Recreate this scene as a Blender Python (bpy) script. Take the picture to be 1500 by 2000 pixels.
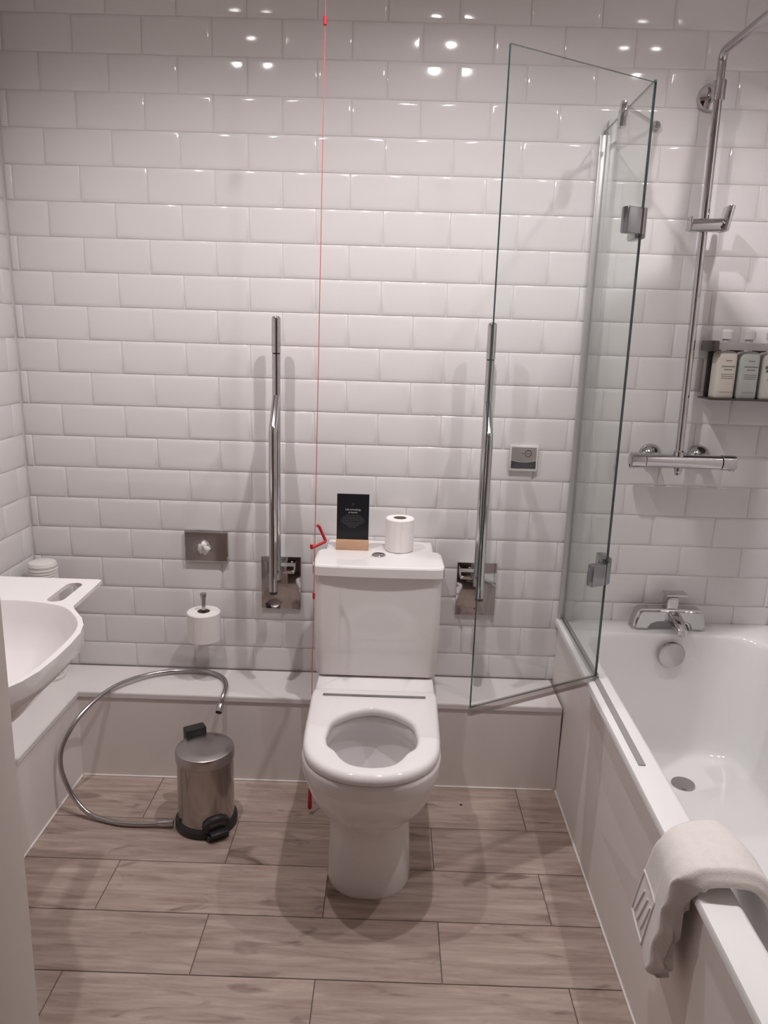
import bpy, bmesh, math, random
from mathutils import Vector, Matrix
random.seed(7)
PI = math.pi
sc = bpy.context.scene
COL = sc.collection
for o in list(bpy.data.objects):
    bpy.data.objects.remove(o)

# ------------------------------------------------------------------ camera
cam_d = bpy.data.cameras.new('camera'); cam = bpy.data.objects.new('camera', cam_d); COL.objects.link(cam)
YAW, PITCH, ROLL = -0.006549, -0.228196, 0.030227
cy_, sy_, cp_, sp_ = math.cos(YAW), math.sin(YAW), math.cos(PITCH), math.sin(PITCH)
fw = Vector((sy_*cp_, cy_*cp_, sp_)); rt = Vector((cy_, -sy_, 0)); up = rt.cross(fw)
cr_, sr_ = math.cos(ROLL), math.sin(ROLL)
R0 = cr_*rt + sr_*up; U0 = -sr_*rt + cr_*up
cam.matrix_world = Matrix(((R0.x, U0.x, -fw.x, -0.05568), (R0.y, U0.y, -fw.y, -2.35432), (R0.z, U0.z, -fw.z, 1.4113), (0, 0, 0, 1)))
cam_d.sensor_fit = 'VERTICAL'; cam_d.sensor_height = 36.0; cam_d.lens = 36.0*1457.356/2000.0
cam_d.clip_start = 0.02
sc.camera = cam

# ------------------------------------------------------------------ world, exposure
w = bpy.data.worlds.new('world'); sc.world = w; w.use_nodes = True
w.node_tree.nodes['Background'].inputs[0].default_value = (0.30, 0.24, 0.21, 1)
w.node_tree.nodes['Background'].inputs[1].default_value = 0.05
sc.view_settings.view_transform = 'Standard'; sc.view_settings.look = 'None'
sc.view_settings.gamma = 1.0; sc.view_settings.use_curve_mapping = False
sc.view_settings.exposure = 0.05

# lamp settings (the lamps themselves are built further down)
LAMP_COL = (1.0, 0.955, 0.95)
CEIL = 2.5
LAMPS = [  # x, y, watts, beam angle, label
    (0.10, -0.78, 50.0, 2.8, 'recessed chrome downlight in the ceiling above the toilet'),
    (-0.617, -0.78, 40.0, 2.5, 'recessed chrome downlight in the ceiling above the basin side'),
    (0.84, -0.77, 38.0, 2.5, 'recessed chrome downlight in the ceiling above the bathtub')]

# ------------------------------------------------------------------ helpers
def V(*a): return Vector(a)
ORG = {}
def tag(o, label=None, cat=None, group=None, kind=None):
    if label: o['label'] = label
    if cat: o['category'] = cat
    if group: o['group'] = group
    if kind: o['kind'] = kind
    return o
def thing(name, loc, label, cat, group=None):
    o = bpy.data.objects.new(name, None); COL.objects.link(o); o.location = loc
    o.empty_display_size = 0.05
    ORG[o.name] = Vector(loc)
    return tag(o, label, cat, group)
def mk(name, bm, mat, parent=None, loc=None, smooth=35, label=None, mats=None):
    """links bm (given in world coordinates) as ONE mesh object"""
    org = ORG[parent.name] if parent else Vector(loc or (0, 0, 0))
    bmesh.ops.translate(bm, verts=bm.verts[:], vec=-org)
    bmesh.ops.recalc_face_normals(bm, faces=bm.faces[:])
    me = bpy.data.meshes.new(name); bm.to_mesh(me); bm.free()
    if smooth:
        me.shade_smooth(); me.set_sharp_from_angle(angle=math.radians(smooth))
    for m in (mats or [mat]): me.materials.append(m)
    o = bpy.data.objects.new(name, me); COL.objects.link(o)
    if parent: o.parent = parent; 
    else: o.location = org
    ORG[o.name] = org
    if label: o['label'] = label
    return o
def B(): return bmesh.new()
def join(bm, other):
    me = bpy.data.meshes.new('tmp'); other.to_mesh(me); other.free(); bm.from_mesh(me); bpy.data.meshes.remove(me)
def box(bm, x0, x1, y0, y1, z0, z1, bev=0.0, seg=2, rot=None, piv=None):
    t = B(); bmesh.ops.create_cube(t, size=1)
    for v in t.verts:
        v.co = Vector((x0+(v.co.x+.5)*(x1-x0), y0+(v.co.y+.5)*(y1-y0), z0+(v.co.z+.5)*(z1-z0)))
    if bev > 0: bmesh.ops.bevel(t, geom=t.edges[:], offset=bev, segments=seg, profile=.5, affect='EDGES')
    if rot: bmesh.ops.rotate(t, verts=t.verts[:], cent=piv or V((x0+x1)/2, (y0+y1)/2, (z0+z1)/2), matrix=rot)
    join(bm, t); return bm
def loft(bm, rings, cap0=True, cap1=True, closed=True):
    vs = [[bm.verts.new(p) for p in r] for r in rings]
    n = len(vs[0])
    for a, b in zip(vs, vs[1:]):
        for i in range(n if closed else n-1):
            j = (i+1) % n
            bm.faces.new((a[i], a[j], b[j], b[i]))
    if cap0: bm.faces.new(vs[0][::-1])
    if cap1: bm.faces.new(vs[-1])
    return vs
def frames(pts, closed=False):
    n = len(pts); T = []
    for i in range(n):
        if closed: t = pts[(i+1) % n]-pts[i-1]
        else: t = pts[min(i+1, n-1)]-pts[max(i-1, 0)]
        T.append(t.normalized())
    a = V(0, 0, 1) if abs(T[0].z) < .9 else V(1, 0, 0)
    N = [(a-T[0]*a.dot(T[0])).normalized()]
    for i in range(1, n):
        v = N[-1]-T[i]*N[-1].dot(T[i]); N.append(v.normalized())
    return T, N
def tube(bm, pts, r, seg=14, cap=True, closed=False):
    pts = [Vector(p) for p in pts]; T, N = frames(pts, closed)
    rings = []
    for i, p in enumerate(pts):
        b = T[i].cross(N[i]); rr = r[i] if isinstance(r, (list, tuple)) else r
        rings.append([p+(N[i]*math.cos(2*PI*k/seg)+b*math.sin(2*PI*k/seg))*rr for k in range(seg)])
    if closed:
        rings.append(rings[0]); loft(bm, rings, False, False)
        bmesh.ops.remove_doubles(bm, verts=bm.verts[:], dist=1e-6)
    else: loft(bm, rings, cap, cap)
    return bm
def crom(pts, n=8, closed=False):
    P = [Vector(p) for p in pts]; out = []; m = len(P)
    rng = range(m if closed else m-1)
    for i in rng:
        if closed: a, b, c, d = P[i-1], P[i], P[(i+1) % m], P[(i+2) % m]
        else: a, b, c, d = P[max(i-1, 0)], P[i], P[i+1], P[min(i+2, m-1)]
        for k in range(n):
            t = k/n
            out.append(.5*((2*b)+(c-a)*t+(2*a-5*b+4*c-d)*t*t+(3*b-a-3*c+d)*t**3))
    if not closed: out.append(P[-1])
    return out
def fillet(pts, rad, n=6):
    P = [Vector(p) for p in pts]; out = [P[0]]
    for a, b, c in zip(P, P[1:], P[2:]):
        u = (a-b).normalized(); v = (c-b).normalized()
        p0 = b+u*rad; p1 = b+v*rad
        for k in range(n+1):
            t = k/n; out.append((1-t)**2*p0+2*t*(1-t)*b+t*t*p1)
    out.append(P[-1]); return out
def lathe(bm, prof, c, axis='Z', seg=32, cap=True, dirn=1):
    """prof: (radius, height along axis)"""
    rings = []
    for r, h in prof:
        ring = []
        for k in range(seg):
            a = 2*PI*k/seg; x, y = r*math.cos(a), r*math.sin(a); h2 = h*dirn
            if axis == 'Z': ring.append(Vector(c)+V(x, y, h2))
            elif axis == 'Y': ring.append(Vector(c)+V(x, h2, y))
            else: ring.append(Vector(c)+V(h2, x, y))
        rings.append(ring)
    loft(bm, rings, cap, cap); return bm
def rr(cx, cy, hx, hy, r, n=6, z=0.0):
    out = []
    for sx, sy, a0 in ((1, 1, 0), (-1, 1, PI/2), (-1, -1, PI), (1, -1, 1.5*PI)):
        for k in range(n+1):
            a = a0+(PI/2)*k/n
            out.append(V(cx+sx*(hx-r)+r*math.cos(a), cy+sy*(hy-r)+r*math.sin(a), z))
    return out
def resample(loop, n):
    L = [Vector(p) for p in loop]; m = len(L)
    d = [0]
    for i in range(m): d.append(d[-1]+(L[(i+1) % m]-L[i]).length)
    out = []; j = 0
    for k in range(n):
        t = d[-1]*k/n
        while d[j+1] < t: j += 1
        f = (t-d[j])/max(d[j+1]-d[j], 1e-9); out.append(L[j].lerp(L[(j+1) % m], f))
    return out
def textmesh(body, size, mat, parent, loc, name, ext=0.0002, align='CENTER', spacing=1.0, label=None):
    cu = bpy.data.curves.new('tmp_text', 'FONT'); cu.body = body; cu.size = size; cu.align_x = align; cu.align_y = 'CENTER'
    cu.extrude = ext; cu.space_character = spacing; cu.resolution_u = 3
    to = bpy.data.objects.new('tmp_text', cu); COL.objects.link(to)
    dg = bpy.context.evaluated_depsgraph_get(); me = bpy.data.meshes.new_from_object(to.evaluated_get(dg))
    bpy.data.objects.remove(to); bpy.data.curves.remove(cu)
    bm = B(); bm.from_mesh(me); bpy.data.meshes.remove(me)
    for v in bm.verts:   # text plane XY -> wall plane XZ facing -Y
        v.co = Vector((loc[0]+v.co.x, loc[1]-v.co.z, loc[2]+v.co.y))
    return mk(name, bm, mat, parent, smooth=0, label=label)

# ------------------------------------------------------------------ materials
def mat(name, col, rough=.5, metal=0.0, spec=.5, bump=None, coat=0.0, noise=None, sheen=0):
    m = bpy.data.materials.new(name); m.use_nodes = True; nt = m.node_tree; p = nt.nodes['Principled BSDF']
    p.inputs['Base Color'].default_value = (*col, 1); p.inputs['Roughness'].default_value = rough
    p.inputs['Metallic'].default_value = metal; p.inputs['Specular IOR Level'].default_value = spec
    p.inputs['Coat Weight'].default_value = coat
    if sheen: p.inputs['Sheen Weight'].default_value = sheen
    tc = nt.nodes.new('ShaderNodeTexCoord')
    nz = nt.nodes.new('ShaderNodeTexNoise'); nz.inputs['Scale'].default_value = (noise or (30, .04))[0]
    nt.links.new(tc.outputs['Object'], nz.inputs['Vector'])
    mx = nt.nodes.new('ShaderNodeMix'); mx.data_type = 'RGBA'
    amt = (noise or (30, .04))[1]
    mx.inputs['A'].default_value = (*[c*(1-amt) for c in col], 1); mx.inputs['B'].default_value = (*[min(1, c*(1+amt)) for c in col], 1)
    nt.links.new(nz.outputs['Fac'], mx.inputs['Factor']); nt.links.new(mx.outputs['Result'], p.inputs['Base Color'])
    if bump:
        nb = nt.nodes.new('ShaderNodeTexNoise'); nb.inputs['Scale'].default_value = bump[0]; nb.inputs['Detail'].default_value = 4
        nt.links.new(tc.outputs['Object'], nb.inputs['Vector'])
        bp = nt.nodes.new('ShaderNodeBump'); bp.inputs['Strength'].default_value = bump[1]; bp.inputs['Distance'].default_value = bump[2]
        nt.links.new(nb.outputs['Fac'], bp.inputs['Height']); nt.links.new(bp.outputs['Normal'], p.inputs['Normal'])
    return m
M = {}
M['tile'] = mat('glazed_tile', (.74, .715, .715), .09, bump=(9, .12, .004), noise=(3, .02))
M['grout'] = mat('grout', (.70, .655, .645), .8)
M['ceiling'] = mat('ceiling_paint', (.78, .74, .72), .8)
M['ceramic'] = mat('ceramic', (.80, .765, .765), .07, noise=(4, .01))
M['acrylic'] = mat('bath_acrylic', (.82, .815, .815), .12, noise=(4, .01))
M['ledge'] = mat('ledge_surface', (.74, .70, .69), .28, noise=(14, .03))
M['panel'] = mat('white_panel', (.78, .72, .70), .5, noise=(6, .02))
M['seal'] = mat('sealant', (.80, .77, .76), .4)
M['chrome'] = mat('chrome', (.56, .55, .555), .07, 1.0, noise=(10, .02))
M['chrome_soft'] = mat('satin_chrome', (.47, .455, .455), .2, 1.0, noise=(20, .05))
M['steel'] = mat('polished_steel', (.43, .395, .375), .15, 1.0, noise=(8, .05))
M['steel_top'] = mat('brushed_steel', (.47, .44, .43), .28, 1.0, noise=(8, .05))
M['alu'] = mat('aluminium', (.42, .41, .405), .4, .4, noise=(20, .03))
M['alu_light'] = mat('light_aluminium', (.56, .545, .54), .35, .5, noise=(20, .03))
M['black'] = mat('black_plastic', (.018, .017, .018), .42)
M['dark'] = mat('dark_metal', (.10, .085, .085), .28, .8)
M['hole'] = mat('dark_hole', (.012, .011, .011), .8)
M['red'] = mat('red_plastic', (.50, .022, .03), .35)
M['cord'] = mat('red_cord', (.55, .13, .13), .7)
M['paper'] = mat('tissue_paper', (.84, .80, .79), .95, bump=(160, .3, .001), noise=(60, .03))
M['card'] = mat('core_card', (.30, .23, .19), .9)
M['print_black'] = mat('black_card', (.010, .010, .014), .35)
M['print_white'] = mat('white_print', (.55, .52, .52), .6)
M['print_grey'] = mat('grey_print', (.11, .105, .11), .6)
M['wood'] = mat('pale_wood', (.56, .34, .22), .55, noise=(40, .12))
M['towel'] = mat('towelling', (.86, .805, .78), 1.0, spec=.1, bump=(800, .8, .0022), noise=(60, .06), sheen=.4)
M['door_white'] = mat('painted_frame', (.62, .54, .50), .5)
M['oak'] = mat('oak_veneer', (.36, .16, .08), .5, noise=(30, .15))
M['hall_wall'] = mat('hall_wall', (.34, .27, .23), .9)
M['hall_floor'] = mat('hall_carpet', (.10, .065, .05), 1.0, bump=(300, .6, .003))
M['front_wall'] = mat('brown_wall', (.38, .29, .25), .7)
M['plastic_white'] = mat('white_plastic', (.74, .70, .68), .4)
M['faceplate'] = mat('grey_faceplate', (.36, .33, .31), .38, .3)
M['label_dark'] = mat('dark_label', (.035, .035, .045), .4)
M['bottle_cream'] = mat('cream_bottle', (.62, .575, .52), .35)
M['bottle_green'] = mat('pale_green_bottle', (.52, .55, .52), .35)
M['bottle_white'] = mat('white_bottle', (.62, .60, .57), .35)
M['bottle_print'] = mat('grey_green_print', (.22, .22, .21), .5)
M['leaf_print'] = mat('leaf_print', (.10, .14, .10), .5)
M['frost'] = mat('frosted_pump', (.72, .69, .68), .35)
M['water'] = mat('water', (.42, .41, .40), .02)
M['track'] = mat('grey_track', (.34, .33, .33), .45, .2)
M['hinge'] = mat('hinge_metal', (.30, .30, .31), .22, 1.0)

def emit(name, col, s):
    m = bpy.data.materials.new(name); m.use_nodes = True; nt = m.node_tree; nt.nodes.clear()
    e = nt.nodes.new('ShaderNodeEmission'); e.inputs[0].default_value = (*col, 1); e.inputs[1].default_value = s
    o = nt.nodes.new('ShaderNodeOutputMaterial'); nt.links.new(e.outputs[0], o.inputs[0]); return m
M['lamp'] = emit('lamp_lens', (1, .96, .94), 60)

def glass_mat(name, tint, base=.045):
    m = bpy.data.materials.new(name); m.use_nodes = True; nt = m.node_tree; nt.nodes.clear()
    tr = nt.nodes.new('ShaderNodeBsdfTransparent'); tr.inputs[0].default_value = (*tint, 1)
    gl = nt.nodes.new('ShaderNodeBsdfGlossy'); gl.inputs['Roughness'].default_value = 0.01
    lw = nt.nodes.new('ShaderNodeLayerWeight')
    pw = nt.nodes.new('ShaderNodeMath'); pw.operation = 'POWER'; pw.inputs[1].default_value = 5
    ml = nt.nodes.new('ShaderNodeMath'); ml.operation = 'MULTIPLY_ADD'; ml.inputs[1].default_value = 1-base; ml.inputs[2].default_value = base
    mx = nt.nodes.new('ShaderNodeMixShader'); out = nt.nodes.new('ShaderNodeOutputMaterial')
    lw.inputs[0].default_value = .5
    nt.links.new(lw.outputs['Facing'], pw.inputs[0]); nt.links.new(pw.outputs[0], ml.inputs[0]); nt.links.new(ml.outputs[0], mx.inputs[0])
    nt.links.new(tr.outputs[0], mx.inputs[1]); nt.links.new(gl.outputs[0], mx.inputs[2]); nt.links.new(mx.outputs[0], out.inputs[0])
    return m
M['glass'] = glass_mat('clear_glass', (.972, .984, .980), .02)
M['clear_seal'] = glass_mat('translucent_seal', (.80, .77, .755), .16)
M['glass_edge'] = mat('green_glass_edge', (.035, .075, .068), .15)

def floor_mat():
    m = bpy.data.materials.new('wood_look_tile'); m.use_nodes = True; nt = m.node_tree; p = nt.nodes['Principled BSDF']; L = nt.links
    N = nt.nodes.new
    tc = N('ShaderNodeTexCoord'); oi = N('ShaderNodeObjectInfo')
    mul = N('ShaderNodeMath'); mul.operation = 'MULTIPLY'; mul.inputs[1].default_value = 37.0; L.new(oi.outputs['Random'], mul.inputs[0])
    add = N('ShaderNodeVectorMath'); add.operation = 'ADD'; L.new(tc.outputs['Object'], add.inputs[0]); L.new(mul.outputs[0], add.inputs[1])
    mp = N('ShaderNodeMapping'); mp.inputs['Scale'].default_value = (2.2, 22, 1); L.new(add.outputs[0], mp.inputs[0])
    n1 = N('ShaderNodeTexNoise'); n1.inputs['Scale'].default_value = 2.0; n1.inputs['Detail'].default_value = 8; n1.inputs['Roughness'].default_value = .65; n1.inputs['Distortion'].default_value = .6
    L.new(mp.outputs[0], n1.inputs['Vector'])
    mp2 = N('ShaderNodeMapping'); mp2.inputs['Scale'].default_value = (5, 14, 1); L.new(add.outputs[0], mp2.inputs[0])
    n2 = N('ShaderNodeTexNoise'); n2.inputs['Scale'].default_value = 1.0; n2.inputs['Detail'].default_value = 3; n2.inputs['Distortion'].default_value = 1.2
    L.new(mp2.outputs[0], n2.inputs['Vector'])
    cr = N('ShaderNodeValToRGB'); e = cr.color_ramp.elements
    e[0].position = .32; e[0].color = (.285, .206, .174, 1); e[1].position = .66; e[1].color = (.485, .385, .335, 1)
    L.new(n1.outputs['Fac'], cr.inputs[0])
    cr2 = N('ShaderNodeValToRGB'); e = cr2.color_ramp.elements
    e[0].position = .24; e[0].color = (.42, .37, .35, 1); e[1].position = .40; e[1].color = (1, 1, 1, 1)
    L.new(n2.outputs['Fac'], cr2.inputs[0])
    mx = N('ShaderNodeMix'); mx.data_type = 'RGBA'; mx.blend_type = 'MULTIPLY'; mx.inputs['Factor'].default_value = 1
    L.new(cr.outputs[0], mx.inputs['A']); L.new(cr2.outputs[0], mx.inputs['B'])
    hs = N('ShaderNodeHueSaturation'); mr = N('ShaderNodeMapRange'); mr.inputs['To Min'].default_value = .92; mr.inputs['To Max'].default_value = 1.08
    L.new(oi.outputs['Random'], mr.inputs[0]); L.new(mr.outputs[0], hs.inputs['Value']); L.new(mx.outputs['Result'], hs.inputs['Color'])
    L.new(hs.outputs[0], p.inputs['Base Color']); p.inputs['Roughness'].default_value = .42
    bp = N('ShaderNodeBump'); bp.inputs['Strength'].default_value = .15; bp.inputs['Distance'].default_value = .002
    L.new(n1.outputs['Fac'], bp.inputs['Height']); L.new(bp.outputs['Normal'], p.inputs['Normal'])
    return m
M['floor'] = floor_mat()
M['floor_grout'] = mat('floor_grout', (.15, .115, .10), .9)

# ------------------------------------------------------------------ room shell
XL, XR, YF = -1.224, 1.22, -1.70
LEDGE = 0.2955
def quadbox(name, x0, x1, y0, y1, z0, z1, m):
    bm = B(); box(bm, x0, x1, y0, y1, z0, z1); o = mk(name, bm, m, smooth=0); return tag(o, kind='structure')
TD = 0.0048     # tile thickness proud of the wall
wall_back = quadbox('wall_back', XL-.1, XR+.1, TD, TD+.1, -.05, CEIL+.05, M['grout'])
wall_left = quadbox('wall_left', XL-.1-TD, XL-TD, YF-.02, TD, -.05, CEIL+.05, M['grout'])
wall_right = quadbox('wall_right', XR+TD, XR+.1+TD, YF-.02, TD, -.05, CEIL+.05, M['grout'])
floor = quadbox('floor', XL-.1, XR+.1, YF-.12, TD+.1, -.06, -.003, M['floor_grout'])
ceiling = quadbox('ceiling', XL-.1, XR+.1, YF-.12, TD+.1, CEIL, CEIL+.06, M['ceiling'])

MESH = {}
def tile_mesh(wd, ht, side):
    key = (round(wd, 3), round(ht, 3), side)
    if key in MESH: return MESH[key]
    g = .0009; bv = min(.0125, wd*.3, ht*.3); dp = .0036
    hx, hz = wd/2-g, ht/2-g
    def P(x, d, z):
        if side == 'back': return V(x, TD-d, z)
        if side == 'left': return V(-TD+d, x, z)
        return V(TD-d, x, z)
    rings = []
    for dx, d in ((0, 0), (.0002, TD-dp-.0004), (.0012, TD-dp+.0003), (bv*.35, TD-dp*.50), (bv*.7, TD-dp*.16), (bv, TD)):
        a, b = hx-dx, hz-dx
        rings.append([P(-a, d, -b), P(a, d, -b), P(a, d, b), P(-a, d, b)])
    bm = B(); loft(bm, rings, False, True); bmesh.ops.recalc_face_normals(bm, faces=bm.faces[:])
    # outward normals towards the room
    want = {'back': V(0, -1, 0), 'left': V(1, 0, 0), 'right': V(-1, 0, 0)}[side]
    big = max(bm.faces, key=lambda f: f.calc_area())
    if big.normal.dot(want) < 0: bmesh.ops.reverse_faces(bm, faces=bm.faces[:])
    me = bpy.data.meshes.new('tile'); bm.to_mesh(me); bm.free(); me.shade_smooth(); me.set_sharp_from_angle(angle=math.radians(40)); me.materials.append(M['tile']); MESH[key] = me
    return me
def tiles(wall, side, u0, u1, z0):
    for j in range(-6, 18):
        zt = 1.98-.1*j; zb = zt-.1
        zt = min(zt, CEIL); zb = max(zb, z0)
        if zt-zb < .012: continue
        off = -.1 if j % 2 == 0 else 0.0
        if side != 'back': off += .04
        k = math.floor((u0-off)/.2)
        while off+.2*k < u1-1e-6:
            a = max(off+.2*k, u0); b = min(off+.2*(k+1), u1); k += 1
            if b-a < .012: continue
            o = bpy.data.objects.new('tile', tile_mesh(b-a, zt-zb, side)); COL.objects.link(o); o.parent = wall
            c = (a+b)/2; zc = (zt+zb)/2
            jit = random.uniform(-.0018, .0018), random.uniform(-.0018, .0018)
            if side == 'back': o.location = (c, 0, zc); o.rotation_euler = (jit[0], 0, jit[1])
            elif side == 'left': o.location = (XL, c, zc); o.rotation_euler = (0, jit[0], jit[1])
            else: o.location = (XR, c, zc); o.rotation_euler = (0, jit[0], jit[1])
tiles(wall_back, 'back', XL, XR, LEDGE)
tiles(wall_left, 'left', YF, 0, LEDGE)
tiles(wall_right, 'right', YF, 0, .5)

# floor planks
PLW, PLH = .5715, .1838
def plank_mesh(wd, ht):
    key = ('pl', round(wd, 3), round(ht, 3))
    if key in MESH: return MESH[key]
    g = .0011; a, b = wd/2-g, ht/2-g; rings = []
    for d, z in ((0, -.0035), (0, -.0008), (.0008, 0)):
        rings.append([V(-(a-d), -(b-d), z), V(a-d, -(b-d), z), V(a-d, b-d, z), V(-(a-d), b-d, z)])
    bm = B(); loft(bm, rings, False, True)
    me = bpy.data.meshes.new('plank'); bm.to_mesh(me); bm.free(); me.materials.append(M['floor']); MESH[key] = me
    return me
for r in range(-1, 8):  # rows run parallel to the back wall
    ya = -.404-PLH*(r); yb = ya-PLH
    ya = -.19 if r == -1 else ya; yb = max(yb, YF-.1)
    if ya-yb < .01: continue
    off = -.473 if r % 2 == 0 else -.1885
    k = -3
    while off+PLW*k < .53:
        a = max(off+PLW*k, XL+.19); b = min(off+PLW*(k+1), .53); k += 1
        if b-a < .02: continue
        o = bpy.data.objects.new('plank', plank_mesh(b-a, ya-yb)); COL.objects.link(o); o.parent = floor
        o.location = ((a+b)/2, (ya+yb)/2, 0)

# front wall with the doorway the picture is taken through, and the dim hall behind it
DX0, DX1, DH = -.414, .46, 2.08
bm = B()
box(bm, XL-.1, DX0-.03, YF-.12, YF, 0, CEIL); box(bm, DX1+.03, XR+.1, YF-.12, YF, 0, CEIL); box(bm, DX0-.03, DX1+.03, YF-.12, YF, DH+.03, CEIL)
tag(mk('wall_front', bm, M['front_wall'], smooth=0), kind='structure')
door = thing('door_1', (DX0, YF, 0), None, None); tag(door, kind='structure')
bm = B(); box(bm, DX0-.03, DX0, YF-.12, YF+.0, 0, DH, .002); mk('frame_post', bm, M['door_white'], door)
bm = B(); box(bm, DX1, DX1+.03, YF-.12, YF+.0, 0, DH, .002); mk('frame_post', bm, M['door_white'], door)
bm = B(); box(bm, DX0-.03, DX1+.03, YF-.12, YF+.0, DH, DH+.03, .002); mk('frame_head', bm, M['door_white'], door)
HY, HX = -4.4, 1.6
quadbox('wall_hall_left', -HX-.1, -HX, HY, YF-.12, 0, CEIL, M['hall_wall'])
quadbox('wall_hall_right', HX, HX+.1, HY, YF-.12, 0, CEIL, M['hall_wall'])
quadbox('wall_hall_rear', -HX-.1, HX+.1, HY-.1, HY, 0, CEIL, M['hall_wall'])
quadbox('floor_hall', -HX-.1, HX+.1, HY-.1, YF-.12, -.06, -.002, M['hall_floor'])
quadbox('ceiling_hall', -HX-.1, HX+.1, HY-.1, YF-.12, CEIL, CEIL+.06, M['hall_wall'])

# ------------------------------------------------------------------ ceiling lamps
def downlight(x, y, watts, spot, label, col=LAMP_COL, blend=1.0):
    t = thing('downlight', (x, y, CEIL), label, 'ceiling light', 'recessed downlights in the ceiling')
    bm = B(); lathe(bm, [(.030, -.001), (.033, -.006), (.043, -.005), (.046, 0), (.046, .02), (.030, .02)], (x, y, CEIL), 'Z', 28, False); mk('bezel', bm, M['chrome'], t)
    bm = B(); lathe(bm, [(.029, -.0015), (.029, .012)], (x, y, CEIL), 'Z', 24); mk('lens', bm, M['lamp'], t)
    l = bpy.data.lights.new('downlight_beam', 'SPOT'); l.energy = watts; l.color = col; l.spot_size = spot; l.spot_blend = blend; l.shadow_soft_size = .020
    lo = bpy.data.objects.new('downlight_beam', l); COL.objects.link(lo); lo.parent = t; lo.location = (0, 0, -.012)
for a in LAMPS: downlight(*a)
downlight(0.1, -3.3, 9, 2.6, 'added warm fill lamp, unseen, in the hall ceiling behind the doorway', (1, .78, .62))  # extra unseen lamp, added to light the hall dimly and warmly

# ------------------------------------------------------------------ boxed ledge along back and left walls
LY, LX = -.197, -1.02
led = thing('boxed_ledge', (LX, LY, 0), 'white knee-high boxed ledge running round the back and left walls', 'ledge')
bm = B()
pts = [(XL, 0), (XL, YF+.003), (LX, YF+.003), (LX, LY), (.510, LY), (.510, 0)]
t = B(); f = t.faces.new([t.verts.new((x, y, LEDGE)) for x, y in pts]); r = bmesh.ops.extrude_face_region(t, geom=[f])
bmesh.ops.translate(t, verts=[v for v in r['geom'] if isinstance(v, bmesh.types.BMVert)], vec=(0, 0, -.016))
join(bm, t); bmesh.ops.bevel(bm, geom=[e for e in bm.edges if abs(e.verts[0].co.z-LEDGE) < 1e-5 and abs(e.verts[1].co.z-LEDGE) < 1e-5], offset=.002, segments=2, affect='EDGES')
mk('top_board', bm, M['ledge'], led)
bm = B(); box(bm, LX-.004, .5112, LY+.004, LY+.02, 0, LEDGE-.016); mk('front_board', bm, M['panel'], led)
bm = B(); box(bm, LX-.02, LX-.004, YF+.003, LY+.004, 0, LEDGE-.016); mk('front_board', bm, M['panel'], led)
bm = B(); tube(bm, [(LX, LY+.003, .002), (.50, LY+.003, .002)], .0028, 8); tube(bm, [(LX-.003, YF+.003, .002), (LX-.003, LY, .002)], .0028, 8); mk('sealant_bead', bm, M['seal'], led)

# ------------------------------------------------------------------ toilet
CX = -.08
toi = thing('toilet', (CX, -.45, 0), 'white ceramic close-coupled toilet with open seat and square cistern', 'toilet')
def dring(a, back, front, z, n=40, sq=2.3, mid=None, cxo=CX):
    """D section: straight back, superelliptic front"""
    mid = mid if mid is not None else front+a*1.05
    out = []
    h = n//2
    for k in range(h+1):
        th = PI*k/h
        c, s = math.cos(th), math.sin(th)
        x = a*(1 if c >= 0 else -1)*abs(c)**(2/sq); y = mid-(mid-front)*abs(s)**(2/sq)
        out.append(V(cxo+x, y, z))
    for k in range(1, 6): out.append(V(cxo-a, mid+(back-mid)*k/6, z))
    rb = min(.02, a*.3)
    out += [V(cxo-a, back-rb, z), V(cxo-a+rb*.3, back-rb*.3, z), V(cxo-a+rb, back, z)]
    out += [V(cxo-a+rb+(2*a-2*rb)*k/5, back, z) for k in range(1, 5)]
    out += [V(cxo+a-rb, back, z), V(cxo+a-rb*.3, back-rb*.3, z), V(cxo+a, back-rb, z)]
    for k in range(1, 6): out.append(V(cxo+a, back+(mid-back)*k/6, z))
    return out
S = [(.000, .110, -.2, -.704), (.010, .1125, -.2, -.706), (.06, .110, -.2, -.700), (.14, .107, -.2, -.692), (.185, .109, -.2, -.692), (.198, .113, -.2, -.698),
     (.212, .123, -.2, -.716), (.235, .136, -.2, -.742), (.265, .148, -.2, -.77), (.294, .157, -.2, -.79), (.302, .159, -.12, -.795), (.33, .165, -.105, -.812), (.360, .1685, -.105, -.824), (.366, .169, -.105, -.826), (.369, .173, -.105, -.832), (.40, .175, -.105, -.838), (.409, .173, -.105, -.836), (.412, .169, -.107, -.832)]
rings = [dring(a, b, f, z) for z, a, b, f in S]
inner_ref = rings[-1]
def iring(a, b, z, cy=-.655):
    out = []
    for p in inner_ref:
        th = math.atan2(p.y-cy, p.x-CX); out.append(V(CX+a*math.cos(th), cy+b*math.sin(th), z))
    return out
for a, b, z, cy in ((.128, .150, .412, -.655), (.124, .146, .408, -.655), (.124, .146, .380, -.655), (.136, .158, .368, -.655), (.136, .158, .345, -.652), (.118, .138, .29, -.645), (.088, .10, .23, -.635), (.066, .078, .185, -.62), (.055, .064, .15, -.61), (.03, .035, .12, -.60)):
    rings.append(iring(a, b, z, cy))
bm = B(); loft(bm, rings, True, True); mk('pan', bm, M['ceramic'], toi, smooth=50)
bm = B(); loft(bm, [[V(p.x, p.y, .188) for p in iring(.0665, .0785, .188, -.6208)]], True, False); mk('water', bm, M['water'], toi, smooth=0)
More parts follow.
